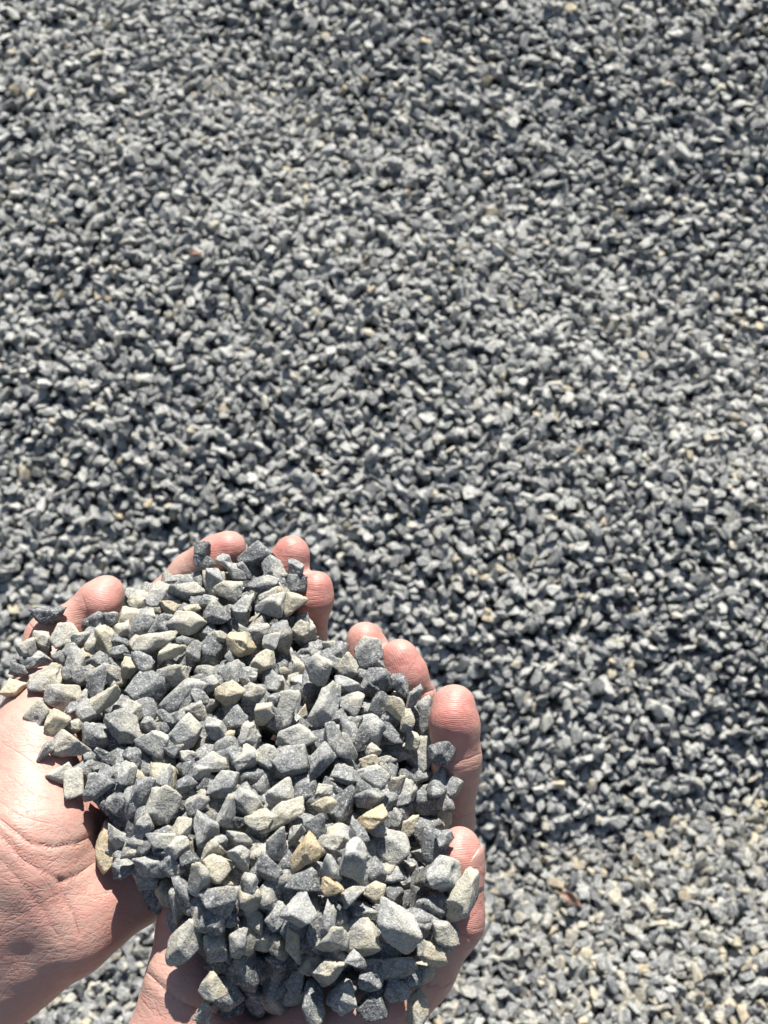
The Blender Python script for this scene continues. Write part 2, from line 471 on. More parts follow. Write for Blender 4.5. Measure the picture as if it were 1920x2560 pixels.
def build_hand(spec, h=0.95):
    """spec: list of (blend k, [(u,v,w,r_mm), ...] chain); returns camera-axis verts in metres and quads"""
    pts = np.array([[*mm(p), p[3]] for k, ch in spec for p in ch])
    lo = (pts[:, :3] - pts[:, 3:]).min(0) - 4; hi = (pts[:, :3] + pts[:, 3:]).max(0) + 4
    shp = np.ceil((hi - lo) / h).astype(int) + 1
    S = np.full(shp, 40.0, np.float32)
    ax = [lo[i] + h * np.arange(shp[i]) for i in range(3)]
    for k, ch in spec:
        P = np.array([[*mm(p), p[3]] for p in ch])
        pad = 14 + k
        l2 = (P[:, :3] - P[:, 3:]).min(0) - pad; h2 = (P[:, :3] + P[:, 3:]).max(0) + pad
        i0 = np.clip(np.floor((l2 - lo) / h).astype(int), 0, shp - 1); i1 = np.clip(np.ceil((h2 - lo) / h).astype(int) + 1, 1, shp)
        gx, gy, gz = np.meshgrid(ax[0][i0[0]:i1[0]], ax[1][i0[1]:i1[1]], ax[2][i0[2]:i1[2]], indexing='ij')
        G = np.stack([gx, gy, gz], -1).astype(np.float32)
        D = None
        if len(P) == 1:
            D = np.linalg.norm(G - P[0, :3], axis=-1) - P[0, 3]
        for a, b in zip(P[:-1], P[1:]):
            ab = b[:3] - a[:3]
            t = np.clip(((G - a[:3].astype(np.float32)) @ ab.astype(np.float32)) / (ab @ ab), 0, 1)
            d = np.linalg.norm(G - (a[:3] + t[..., None] * ab).astype(np.float32), axis=-1) - (a[3] + t * (b[3] - a[3]))
            D = d if D is None else smin(D, d, 3.0)
        sl = tuple(slice(i0[i], i1[i]) for i in range(3))
        S[sl] = smin(S[sl], D, k)
    v, f = surface_nets(S, lo, h)
    return v * 1e-3, f

def relax(v, f, it, lam=0.5):
    e = np.concatenate([f[:, [0, 1]], f[:, [1, 2]], f[:, [2, 3]], f[:, [3, 0]]])
    deg = np.bincount(e.ravel(), minlength=len(v)).astype(float)
    for _ in range(it):
        acc = np.stack([np.bincount(e[:, 0], v[e[:, 1], c], len(v)) + np.bincount(e[:, 1], v[e[:, 0], c], len(v)) for c in range(3)], 1)
        v = v + lam * (acc / deg[:, None] - v)
    return v

def vnormals(v, f):
    fn = np.cross(v[f[:, 2]] - v[f[:, 0]], v[f[:, 3]] - v[f[:, 1]])
    n = np.zeros_like(v)
    for i in range(4):
        for c in range(3): n[:, c] += np.bincount(f[:, i], fn[:, c], len(v))
    return n / np.maximum(np.linalg.norm(n, axis=1), 1e-12)[:, None]

def seg_dist(u, v, poly):
    best = np.full(u.shape, 1e9)
    for (a, b), (c, d) in zip(poly[:-1], poly[1:]):
        ex, ey = c - a, d - b
        t = np.clip(((u - a) * ex + (v - b) * ey) / max(ex * ex + ey * ey, 1e-9), 0, 1)
        best = np.minimum(best, np.hypot(u - a - t * ex, v - b - t * ey))
    return best

def finish_hand(name, v, f, creases, tips, label, parent):
    v = relax(v, f, 3)
    n = vnormals(v, f)
    u, w_, ww = to_pixel(v)
    front = np.clip(n[:, 2] * 2.0, 0, 1)
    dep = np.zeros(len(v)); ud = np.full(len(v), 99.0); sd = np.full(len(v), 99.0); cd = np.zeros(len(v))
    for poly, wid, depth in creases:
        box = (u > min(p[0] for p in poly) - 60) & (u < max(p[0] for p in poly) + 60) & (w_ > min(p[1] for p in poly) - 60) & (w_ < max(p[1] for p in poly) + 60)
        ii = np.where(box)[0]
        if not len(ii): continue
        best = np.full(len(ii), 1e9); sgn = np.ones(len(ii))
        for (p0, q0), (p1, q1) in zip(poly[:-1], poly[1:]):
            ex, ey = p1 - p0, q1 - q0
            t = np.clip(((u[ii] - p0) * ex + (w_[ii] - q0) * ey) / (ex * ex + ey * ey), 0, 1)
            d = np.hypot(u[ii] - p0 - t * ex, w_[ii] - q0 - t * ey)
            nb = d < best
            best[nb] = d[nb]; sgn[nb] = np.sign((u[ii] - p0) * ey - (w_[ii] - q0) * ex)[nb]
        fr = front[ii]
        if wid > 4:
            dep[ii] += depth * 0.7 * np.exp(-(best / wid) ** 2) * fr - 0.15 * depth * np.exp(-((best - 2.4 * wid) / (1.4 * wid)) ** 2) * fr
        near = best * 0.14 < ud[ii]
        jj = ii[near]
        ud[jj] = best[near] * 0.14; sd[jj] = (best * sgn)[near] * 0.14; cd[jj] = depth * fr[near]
    lr = np.random.default_rng(3)                       # flesh is never a perfect tube
    lump = sum(a_ * np.sin(v @ (k_ / np.linalg.norm(k_) * 6.283 / l_) + p_) for l_, a_ in ((0.031, 0.35), (0.022, 0.25), (0.015, 0.16), (0.010, 0.09), (0.018, 0.2), (0.007, 0.05)) for k_, p_ in ((lr.normal(0, 1, 3), lr.uniform(0, 6.28)),))
    v = v - n * (dep * 0.8 + lump * 0.5)[:, None] * 1e-3
    rd = np.full(len(v), 0.38); rg = np.zeros(len(v))
    for t in tips:
        p = at(*t[:3])
        dd = np.linalg.norm(v - p, axis=1)
        rd = np.maximum(rd, 0.38 + 0.42 * np.exp(-(dd / 0.014) ** 2))
        dq = np.linalg.norm((v - p - np.array([0.001, -0.011, 0.0])) * np.array([0.8, 1, 1]), axis=1)
        rg = np.where(dd < 0.02, dq / 0.00065 * 6.283, rg)
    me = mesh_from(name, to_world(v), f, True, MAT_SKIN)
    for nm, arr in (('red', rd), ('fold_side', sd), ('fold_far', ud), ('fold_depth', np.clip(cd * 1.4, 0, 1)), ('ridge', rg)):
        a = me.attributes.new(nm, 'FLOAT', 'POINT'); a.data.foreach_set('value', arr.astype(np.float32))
    o = bpy.data.objects.new(name, me)
    o['label'] = label
    link(o, parent=parent)
    return o, v, f

LEFT = [
    (9, [(-715, 2806, -16, 27), (55, 2176, 8, 18.5), (130, 2080, 2, 15)]),
    (9, [(-630, 2925, -12, 22), (166, 2337, 9, 14.0), (214, 2290, 4, 13.5)]),
    (8, [(-672, 2860, -6, 24), (100, 2245, 9, 16)]),
    (8, [(185, 2285, 4, 17), (325, 2208, -6, 15), (560, 2050, -36, 11)]),                       # heel, little finger side
    (9, [(70, 2100, 6, 20), (88, 1900, -15, 19), (108, 1760, -39, 14.5), (143, 1606, -51, 12.0)]),   # ball of the thumb
    (9, [(110, 2200, 4, 14), (300, 1800, -44, 10.5)]), (9, [(140, 2230, 2, 14), (430, 1870, -48, 10.5)]),
    (9, [(170, 2250, 1, 14), (530, 1950, -48, 10.5)]), (9, [(250, 2000, -20, 14), (420, 2020, -34, 14)]),
    (4, [(143, 1606, -51, 12.0), (205, 1553, -51, 8.8), (246, 1508, -50, 8.4), (268, 1483, -50, 7.0)]),
    (2, [(250, 1508, -47, 7.7)]),
    (3, [(300, 1800, -44, 10.5), (385, 1530, -76, 9.5), (478, 1430, -70, 8.0), (542, 1390, -61, 8.1), (571, 1370, -59, 7.1)]),
    (3, [(430, 1870, -48, 10.5), (600, 1600, -78, 9.5), (690, 1490, -72, 8.2), (720, 1414, -62, 8.15), (730, 1383, -60, 7.2)]),
    (3, [(530, 1950, -48, 10), (690, 1730, -78, 9), (770, 1590, -70, 7.5), (784, 1500, -58, 7.3), (789, 1467, -57, 6.4)]),
    (3, [(580, 2040, -46, 9), (720, 1880, -78, 8), (780, 1790, -80, 7), (830, 1720, -78, 6.5)]),
]
RIGHT = [
    (9, [(275, 3400, 4, 27), (436, 2632, 18, 17.5), (475, 2450, 16, 14.5), (508, 2310, 6, 15), (640, 2120, -34, 11)]),
    (9, [(490, 3420, 6, 27), (700, 2730, 20, 18), (760, 2640, 14, 15)]),
    (8, [(380, 3400, 12, 25), (570, 2680, 22, 17)]),
    (9, [(790, 2640, 20, 20), (930, 2510, 16, 17.5), (1035, 2408, 12, 14.0)]),
    (4, [(1035, 2408, 12, 14.0), (1130, 2300, 14, 10.4), (1148, 2160, 14, 8.3), (1151, 2117, 14, 6.8)]),
    (2, [(1140, 2145, 16, 7.2)]),
    (9, [(700, 2640, 8, 14), (1040, 2260, -36, 11)]), (9, [(600, 2620, 8, 14), (920, 2200, -44, 11)]),
    (9, [(540, 2580, 8, 14), (790, 2120, -46, 11)]), (9, [(600, 2380, -14, 14), (860, 2400, -22, 14)]),
    (3, [(1040, 2260, -36, 11), (1122, 2062, -26, 9.3), (1140, 1895, -12, 8.5), (1137, 1812, -9, 8.7), (1135, 1764, -9, 7.6)]),
    (2, [(1134, 1800, -6, 7.6)]),
    (3, [(920, 2200, -44, 11), (1085, 1920, -44, 9.5), (1034, 1745, -29, 8.1), (1012, 1684, -24, 8.2), (1001, 1644, -23, 7.1)]),
    (3, [(790, 2120, -46, 11), (990, 1890, -52, 9), (948, 1710, -38, 7.8), (921, 1634, -32, 7.9), (911, 1600, -31, 6.8)]),
    (3, [(640, 2120, -40, 10), (860, 1930, -62, 8), (840, 1790, -60, 7), (826, 1710, -58, 6.5)]),
]
LC = [
    ([(-40, 2010), (0, 2047), (77, 2109), (135, 2119), (195, 2108), (255, 2080), (330, 2030)], 7.0, 0.75),
    ([(-40, 2050), (0, 2086), (58, 2151), (110, 2180), (154, 2203)], 7.0, 0.5),
    ([(150, 2203), (190, 2190), (216, 2171), (250, 2145), (300, 2110)], 7, 0.6),
    ([(150, 2205), (162, 2250), (185, 2290), (198, 2335)], 7, 0.55),
    ([(0, 2150), (60, 2215), (110, 2280), (150, 2350)], 9, 0.35),
    ([(-20, 1990), (40, 2035), (90, 2052), (130, 2060)], 3.5, 0.4),
    ([(0, 2070), (50, 2125), (100, 2150), (150, 2155)], 3.5, 0.35),
    ([(20, 1940), (90, 1990), (130, 2000)], 3.5, 0.3), ([(10, 1970), (70, 2030)], 3, 0.3),
    ([(30, 2300), (100, 2260), (140, 2235)], 3.5, 0.25), ([(0, 2340), (60, 2310), (130, 2290)], 3.5, 0.25),
    ([(150, 2235), (220, 2240), (290, 2230)], 3.5, 0.25), ([(165, 2262), (230, 2265)], 3.5, 0.2),
    ([(20, 1800), (70, 1830), (120, 1850)], 3.5, 0.25), ([(10, 1860), (60, 1890), (100, 1920)], 3.5, 0.3),
    ([(76, 1562), (92, 1582), (118, 1600)], 4, 0.5),
    ([(205, 1494), (214, 1520), (225, 1560)], 9, 0.35),
    ([(455, 1440), (480, 1452)], 5, 0.5),
    ([(745, 1560), (815, 1572)], 5, 0.5),
]
RC = [
    ([(1085, 1902), (1140, 1905), (1175, 1897), (1205, 1882)], 8, 0.4),
    ([(1090, 1925), (1150, 1928), (1200, 1910)], 7, 0.2),
    ([(1090, 2035), (1140, 2045), (1190, 2030)], 8, 0.45),
    ([(1040, 1735), (1070, 1730), (1090, 1722)], 5, 0.6),
    ([(358, 2425), (380, 2445), (405, 2470), (428, 2490), (470, 2515), (560, 2540)], 8, 0.9),
    ([(346, 2470), (352, 2498), (372, 2522), (410, 2545)], 4, 0.4),
    ([(372, 2405), (400, 2385), (430, 2372)], 4, 0.3),
    ([(1150, 2335), (1185, 2350), (1212, 2345)], 6, 0.6),
    ([(1165, 2370), (1190, 2368)], 4, 0.35),
    ([(1110, 2470), (1140, 2440)], 4, 0.3),
]
wr = np.random.default_rng(77)
def fine_lines(n_, u0, u1, v0, v1, ang, spread, l0, l1, depth):
    out = []
    for _ in range(n_):
        x, y = wr.uniform(u0, u1), wr.uniform(v0, v1); a_ = math.radians(ang + wr.normal(0, spread)); l_ = wr.uniform(l0, l1); cv = wr.normal(0, 0.25)
        pl = []
        for k in range(5):
            t = (k / 4 - 0.5) * l_
            pl.append((x + t * math.cos(a_) - cv * t * t / l_ * math.sin(a_), y - t * math.sin(a_) - cv * t * t / l_ * math.cos(a_)))
        out.append((pl, 3, wr.uniform(0.5, 1.2) * depth))
    return out
LC += fine_lines(34, -10, 200, 2060, 2260, -30, 16, 40, 120, 0.22) + fine_lines(22, -10, 180, 2080, 2330, 48, 14, 40, 120, 0.18) + fine_lines(24, 0, 120, 1780, 2060, -28, 22, 30, 80, 0.18)
LC += fine_lines(26, -10, 200, 2250, 2460, 52, 10, 50, 130, 0.16) + fine_lines(16, 160, 330, 2140, 2290, -10, 20, 30, 70, 0.16)
RC += fine_lines(14, 350, 520, 2380, 2520, -40, 18, 30, 80, 0.2) + fine_lines(14, 300, 560, 2460, 2570, -42, 25, 40, 100, 0.16) + fine_lines(10, 1090, 1200, 1900, 2060, 8, 12, 25, 50, 0.2)
RC += fine_lines(10, 1120, 1210, 2290, 2420, 20, 25, 20, 45, 0.2)
lt = [(563, 1375, -51), (730, 1392, -53), (788, 1477, -50), (262, 1490, -42), (143, 1606, -39)]
rt = [(1136, 1790, 0), (1003, 1652, -15), (913, 1608, -24), (1150, 2135, 20), (1130, 2320, 24)]
person = link(bpy.data.objects.new('person', None), 'bare-armed person holding out a double handful of gravel in two cupped palms', 'person')
lv, lf = build_hand(LEFT); rv, rf = build_hand(RIGHT)
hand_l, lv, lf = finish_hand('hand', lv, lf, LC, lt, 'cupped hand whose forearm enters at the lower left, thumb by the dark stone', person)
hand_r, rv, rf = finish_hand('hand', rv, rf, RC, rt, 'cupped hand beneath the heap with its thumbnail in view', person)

# thumbnail: a thin curved plate on the back of the thumb tip
def nail(parent, base, tip, rad, out, length, half):
    b, t = mm(base), mm(tip)
    axd = (t - b) / np.linalg.norm(t - b)
    o_ = np.array(out, float); o_ -= axd * (o_ @ axd); o_ /= np.linalg.norm(o_)
    s_ = np.cross(axd, o_)
    nu, nv_ = 13, 11
    rows = []
    for layer, dr in ((0, 0.30), (1, -0.7)):
        for i in range(nv_):
            z = (i / (nv_ - 1) - 0.5) * length
            wide = half * (1 - (0.10 if i < nv_ / 2 else 0.5) * abs(2 * i / (nv_ - 1) - 1) ** 3)
            for j in range(nu):
                th = (j / (nu - 1) * 2 - 1) * wide
                zz = z + (0.9 * (1 - (2 * j / (nu - 1) - 1) ** 2)) * (1.6 if i == nv_ - 1 else 0.4 if i == nv_ - 2 else 0)
                r = rad(z) + dr
                rows.append((t + axd * (zz - 4.2) + (o_ * math.cos(th) + s_ * math.sin(th)) * r) * 1e-3)
    fs = []
    k = nu * nv_
    for i in range(nv_ - 1):
        for j in range(nu - 1):
            a = i * nu + j
            fs.append((a, a + 1, a + nu + 1, a + nu)); fs.append((k + a, k + a + nu, k + a + nu + 1, k + a + 1))
    ring = [j for j in range(nu)] + [i * nu + nu - 1 for i in range(1, nv_)] + [(nv_ - 1) * nu + j for j in range(nu - 2, -1, -1)] + [i * nu for i in range(nv_ - 2, 0, -1)]
    for a, b2 in zip(ring, ring[1:] + ring[:1]): fs.append((a, k + a, k + b2, b2))
    o = bpy.data.objects.new('nail', mesh_from('nail', to_world(np.array(rows)), np.array(fs), True, MAT_NAIL))
    return link(o, parent=parent)
nail(hand_r, (1133, 2260, 14), (1150, 2130, 14), lambda z: 8.75 - 0.10 * z - (0.06 * (z - 3) ** 2 if z > 3 else 0), (0.90, -0.05, 0.43), 12.5, 0.85)

# ------------------------------------------------------------------ the heap in the hands
BV = []
for v, f in ((lv, lf), (rv, rf)):
    BV.append(BVHTree.FromPolygons([Vector(p) for p in v], [tuple(int(i) for i in q_) for q_ in f]))
def skin_w(u, v):
    """front of the skin along a line of sight, in w millimetres, or None"""
    d = Vector(at(u, v, 0)); d.normalize()
    best = None
    for b in BV:
        loc, nrm, i, dist = b.ray_cast(Vector((0, 0, 0)), d)
        if loc is not None:
            w = (DREF + loc.z) * 1e3
            best = w if best is None else max(best, w)
    return best
HEAP = [(500, 1350), (690, 1350), (770, 1400), (775, 1530), (800, 1570), (860, 1600), (960, 1600), (1070, 1700), (1085, 1850), (1130, 1900), (1150, 2000), (1130, 2090),
        (1150, 2150), (1215, 2180), (1150, 2400), (1080, 2500), (1000, 2590), (780, 2640), (730, 2590), (640, 2560), (580, 2620), (500, 2640), (470, 2560), (440, 2500), (490, 2420), (420, 2400), (420, 2300), (385, 2270), (250, 2180), (245, 2050),
        (130, 1970), (95, 1850), (60, 1750), (0, 1720), (30, 1600), (120, 1520), (310, 1480), (420, 1430)]
HP = np.array(HEAP + HEAP[:1], float)
def heap_in(u, v):
    c = False
    for (a, b), (c2, d) in zip(HP[:-1], HP[1:]):
        if (b > v) != (d > v) and u < (c2 - a) * (v - b) / (d - b) + a: c = not c
    return c
def heap_w(u, v):
    d = seg_dist(np.array([float(u)]), np.array([float(v)]), [tuple(p) for p in HP])[0] * (1 if heap_in(u, v) else 0) * 0.14
    dome = -0.1046 * (1900 - v) + 12 * max(0.0, 1 - ((u - 640) / 620) ** 2 - ((v - 1950) / 700) ** 2)
    if v > 2120: dome -= 30 * ((v - 2120) / 400) ** 2
    s = skin_w(u, v)
    if s is not None:
        dome = min(dome, s + 4.5 + (1.9 if v < 2250 else 1.3) * d)
        dome = max(dome, s + 3.0)
    return dome

# every stone seen in the photograph: x, y, length, breadth (tile pixels), turn (degrees), look
# looks: k charcoal, d dark grey (both also paint in shade on stones near the palm), g grey, l light grey, b beige-coated, t tan, o ochre
TILES = {
 'A': (0, 1280, '''322 655 185 150 25 k;550 1058 150 140 10 d;545 1290 150 150 30 g;470 1290 130 120 0 d;1310 245 110 120 -50 k;1320 325 155 120 -20 d;1460 310 130 95 -30 g;1530 385 190 120 -35 g;1370 450 160 170 -60 g;1500 500 170 170 45 b
1205 525 240 160 -15 d;1140 440 170 70 -5 l;885 560 190 110 -15 b;1030 545 150 190 40 l;1100 605 140 130 -30 t;1250 625 130 80 5 t;1355 580 130 90 -20 g;715 695 90 100 0 g
825 730 180 240 55 b;955 665 140 100 -30 g;1035 715 210 110 25 d;1205 730 220 190 -30 b;1400 675 170 170 50 g;1580 620 160 150 10 g;600 755 110 110 -50 k;675 825 140 180 80 t
415 805 165 180 40 b;275 850 140 150 70 b;520 830 120 120 0 g;170 890 170 170 60 b;240 965 200 120 15 g;110 990 90 110 30 d;450 900 150 110 20 g;490 975 150 210 -70 b
585 870 80 110 90 b;770 915 140 100 10 d;1010 840 300 130 25 b;1110 920 200 140 15 b;1255 910 100 150 60 g;1375 915 200 250 70 k;1560 870 210 160 -40 o;1400 810 150 90 0 b
1490 930 70 110 90 d;1600 790 130 120 -20 l;930 970 120 180 -50 g;640 985 150 130 40 d;735 1050 130 200 -65 b;835 1010 130 150 50 t;620 1110 150 270 80 g;305 1090 260 180 20 b
80 1135 180 120 10 t;125 1020 120 90 -10 d;410 1195 230 190 -25 b;1090 1060 280 170 20 g;960 1140 260 210 -20 d;1190 1180 190 300 55 g;1355 1115 150 120 -20 g;1510 1040 170 170 40 g
1480 1180 180 190 60 t;1610 1070 120 140 0 g;650 1240 330 110 35 b;235 1310 140 200 70 b;360 1390 150 200 70 t;430 1530 240 210 20 b;290 1560 120 180 80 g;860 1280 130 180 -60 b
800 1400 260 210 -30 g;620 1460 220 180 -10 d;1000 1500 220 200 -40 l;1200 1430 220 200 30 l;1280 1300 150 150 -50 b;1070 1340 150 130 -20 d;1400 1410 150 130 -10 g;1510 1330 180 130 10 g
1450 1510 190 150 20 d;1610 1440 130 150 60 l;1360 1620 230 130 -5 l;1220 1600 120 140 0 d;1120 1560 140 130 0 d;700 1580 170 120 0 d;860 1580 150 130 -20 d;540 1210 80 120 60 g
1290 1200 130 90 -20 g;470 1390 120 90 0 b;1600 1600 150 160 60 l;1540 1590 90 110 0 g;380 950 90 90 20 d;450 1040 110 90 -20 d;860 950 110 80 0 k;1170 1330 130 110 10 d;960 1380 110 110 0 d'''),
 'B': (600, 1300, '''110 225 240 165 20 d;210 320 150 180 -50 g;20 340 90 130 -60 g;155 425 210 130 20 g;365 310 140 110 -40 g;350 410 180 130 10 k;360 545 160 150 0 t;200 560 210 160 10 l
190 490 150 70 30 b;280 640 70 100 80 g;350 675 100 80 -30 g;420 640 100 80 -30 g;380 720 110 160 45 b;440 745 160 170 50 g;310 720 60 100 80 b;230 690 120 130 60 d;110 740 180 140 15 d
215 790 150 120 30 l;280 860 120 190 -60 g;460 850 170 230 50 d;570 810 80 90 60 b;640 850 150 150 40 d;830 860 180 220 50 g;700 960 150 190 60 b;515 955 190 180 -30 l;600 930 90 130 -50 g
160 935 170 140 40 t;350 950 130 160 -70 b;270 950 90 130 80 d;60 1010 140 130 30 g;200 1060 190 170 -40 g;400 1070 170 170 -40 l;75 1130 170 160 40 b;300 1210 200 290 60 l;160 1270 140 190 80 b
540 1200 180 320 75 l;570 1060 100 90 -30 k;700 1090 190 140 -10 g;720 1205 190 180 10 b;890 1040 220 160 0 d;890 930 130 100 -20 g;1045 1065 150 130 -20 d;890 1210 160 210 80 k;1020 1220 120 180 -70 t
1130 1160 90 220 80 g;1190 1280 120 290 80 g;350 1390 270 160 15 l;60 1410 140 140 40 l;700 1370 130 190 -60 d;790 1410 90 190 70 d;600 1430 140 240 -70 g;945 1390 250 190 -10 k;490 1430 130 130 30 t
1110 1430 120 130 -40 b;1000 1510 240 130 5 g;1180 1520 220 200 40 l;1310 1520 170 170 -45 d;330 1570 240 270 40 g;500 1570 170 270 60 d;170 1540 160 190 50 g;50 1540 140 150 50 b
840 1570 140 130 -20 t;680 1480 120 190 -60 l;410 1250 110 130 60 b;860 1490 110 90 0 b;950 1580 120 110 0 g;1090 1300 80 150 80 b;640 1270 100 120 0 d;220 1170 90 90 0 d;760 1310 80 110 60 d;440 1320 90 90 0 k'''),
 'C': (600, 1920, '''690 55 190 150 10 g;870 65 200 150 10 l;260 175 190 170 20 l;430 180 150 160 -70 k;540 160 110 130 60 l;640 250 190 290 65 k;840 195 210 140 -5 d;1000 120 110 190 60 b
1060 160 170 180 30 g;1200 50 230 120 0 d;1365 105 140 150 -40 g;1210 205 180 180 50 l;1340 230 110 150 80 g;550 240 150 100 30 t;850 325 230 150 10 o;1010 330 110 140 70 g
1070 390 130 210 60 t;1220 385 220 210 -60 d;1320 340 110 140 -80 t;1320 450 110 120 30 g;275 310 340 160 35 b;130 345 200 130 20 b;70 220 180 200 -40 g;255 500 170 290 70 g
375 420 110 160 80 l;500 400 170 220 -60 d;410 560 250 190 40 o;620 500 190 150 30 b;750 440 170 130 -40 g;740 620 220 270 -70 l;590 660 200 190 -40 l;880 400 150 120 -20 l
950 520 270 270 -30 g;400 710 290 160 -5 d;180 640 190 150 -45 d;600 780 160 110 -20 o;740 820 180 110 25 b;880 800 140 150 50 t;940 690 190 170 30 g;1200 570 180 120 0 g
1340 690 220 230 -30 l;1190 830 270 310 -50 d;1450 840 180 370 60 b;1040 1000 260 380 -62 l;390 910 240 230 -10 l;240 960 130 190 70 g;90 990 170 190 -30 b;170 900 120 130 -30 d
560 970 160 200 -60 g;780 940 180 150 -20 g;770 1080 260 290 -45 b;610 1130 190 230 40 l;350 1140 140 220 80 t;470 1280 140 160 50 t;150 1120 140 160 50 b;590 1310 230 200 20 b
980 1290 310 260 -20 g;1240 1210 160 200 -60 t;1310 1090 220 210 -40 b;40 1310 230 300 80 d;250 1420 100 160 80 k;365 1360 120 190 80 g;480 1540 200 290 -60 d;680 1480 220 230 -20 g
860 1540 190 180 0 k;1010 1440 180 160 -30 d;1150 1560 150 250 80 t;840 1360 170 170 0 d;1130 1370 100 140 80 d;270 1240 180 160 20 k;750 1240 140 110 0 g;460 1180 120 110 0 k
920 1400 130 150 40 k;1080 640 130 110 0 d;1130 470 110 100 0 k;700 740 120 90 0 k;890 900 110 110 20 d;1240 690 120 120 0 k;1050 740 110 110 0 d;560 860 130 100 0 k'''),
 'D': (0, 1920, '''395 50 170 110 30 l;470 110 150 190 -70 b;625 130 190 220 60 d;820 40 170 140 60 g;700 20 120 90 0 d;1085 75 140 140 40 g;1050 230 210 270 60 l;800 230 180 200 40 d;910 170 140 220 80 d
1210 110 120 140 0 d;1450 110 250 150 35 l;1300 40 150 120 0 g;1320 120 130 140 20 k;1270 230 120 170 50 g;1480 270 120 230 75 l;1600 230 160 220 -60 l;1330 390 210 230 -60 g
1180 385 180 130 45 l;690 510 140 330 85 o;780 430 130 190 -70 b;865 370 90 190 75 k;930 385 120 170 60 g;1040 460 190 140 -10 b;840 530 160 120 30 b;920 545 100 170 50 k
800 640 160 140 20 d;970 630 180 170 30 g;1150 530 170 160 20 g;1110 640 190 190 -20 d;1545 455 160 150 10 g;1440 480 100 110 40 g;1420 650 200 190 20 t;1550 600 170 180 -40 l
1290 720 150 260 70 b;1390 550 130 180 60 b;1600 770 130 190 70 g;1300 860 150 180 45 d;1450 850 220 250 30 d;1080 830 100 180 80 g;1020 860 100 160 70 k;1150 910 120 300 85 g
1200 1140 210 320 70 l;1400 990 180 170 40 d;1410 1150 210 220 40 b;1540 1130 130 220 65 g;1400 1280 160 130 0 k;1385 1420 190 180 -10 t;1330 1580 140 180 70 g;1120 310 110 140 20 k
760 110 110 130 0 k;990 110 110 120 0 d;1190 260 120 130 0 k;1060 560 120 120 0 k;1230 600 120 130 0 k;1340 1010 100 110 0 d;1250 980 110 120 0 k;1490 980 120 110 0 k;1540 350 110 100 0 k''')}
LOOK = {'k': (0.22, 0.16, 0.0), 'd': (0.42, 0.30, 0.05), 'g': (0.54, 0.36, 0.06), 'l': (0.70, 0.44, 0.10), 'b': (0.56, 0.54, 0.20), 't': (0.58, 0.70, 0.45), 'o': (0.52, 0.86, 0.85)}
WORDS = {'k': 'charcoal', 'd': 'dark grey', 'g': 'grey', 'l': 'pale grey', 'b': 'dusty beige-grey', 't': 'tan', 'o': 'ochre'}

R_CAM = np.array(CAM_M.to_3x3())
stones = []
SC = 640 / 1659.0
for key, (ou, ov, txt) in TILES.items():
    for item in txt.replace('\n', ';').split(';'):
        x, y, a, b, ang, lk = item.split()
        a, b, ang = float(a), float(b), float(ang)
        if b > a: a, b, ang = b, a, (ang if ang >= 60 or ang <= -60 else ang)
        stones.append(dict(u=ou + float(x) * SC, v=ov + float(y) * SC, a=a * SC, b=b * SC, ang=ang, look=lk))
# front surface of the heap at each stone; neighbours that crowd each other step in depth
for s in stones:
    s['w'] = heap_w(s['u'], s['v'])
P = np.array([[s['u'], s['v']] for s in stones]); Rr = np.array([(s['a'] + s['b']) / 4 for s in stones])
srng = np.random.default_rng(23)
for i, s in enumerate(stones):
    # small, dark stones lie in the gaps; big pale ones ride on top
    s['w'] += {'k': -3.2, 'd': -1.2, 'g': 0, 'l': 1.0, 'b': 0.4, 't': 0.6, 'o': 1.0}[s['look']] + (Rr[i] - 30) * 0.06 + srng.normal(0, 0.8)

def turn_matrix(ang, r, tilt=22):
    """stone axes in camera axes: long axis turned in the picture plane, rocked out of it a little"""
    t1, t2 = math.radians(r.normal(0, tilt * 0.6)), math.radians(r.normal(0, tilt))
    return np.array((Matrix.Rotation(math.radians(ang), 3, 'Z') @ Matrix.Rotation(t1, 3, 'Y') @ Matrix.Rotation(t2, 3, 'X')))

stone_objs = []
for i, s in enumerate(stones):
    v, f = stone_verts(srng, 4 if s['a'] * s['b'] > 1500 else 3, 1.0)
    px = F / (DREF - s['w'] * 1e-3)                     # pixels per metre at this stone
    a, b = s['a'] / px * 1.07, s['b'] / px * 1.07
    c = b * (1.0 if s['look'] == 'k' and s['v'] < 1560 else srng.uniform(0.62, 0.9))
    v = v * np.array([a, b, c]) / 2
    M = R_CAM @ turn_matrix(s['ang'], srng)
    me = mesh_from('stone', v, f, True, MAT_STONE)
    o = bpy.data.objects.new('stone', me)
    wc = s['w'] - c * 500 * 0.75
    sk_ = skin_w(s['u'], s['v'])
    if sk_ is not None: wc = max(wc, sk_ + c * 500 * 0.7)
    if i == 0: wc += 3.0
    s['wc'] = wc
    centre = to_world(at(s['u'], s['v'], wc))
    o.matrix_world = Matrix.LocRotScale(Vector(centre), Matrix(M.tolist()).to_quaternion(), None)
    t, ct, hu = LOOK[s['look']]
    o['tone'] = float(t + srng.normal(0, 0.05)); o['coat'] = float(ct + srng.normal(0, 0.06)); o['hue'] = float(hu + srng.normal(0, 0.07)); o['seed'] = float(srng.uniform(0, 9))
    link(o, 'stone', 'stone', 'stones heaped in the hands')
    s['o'] = o
    stone_objs.append(o)

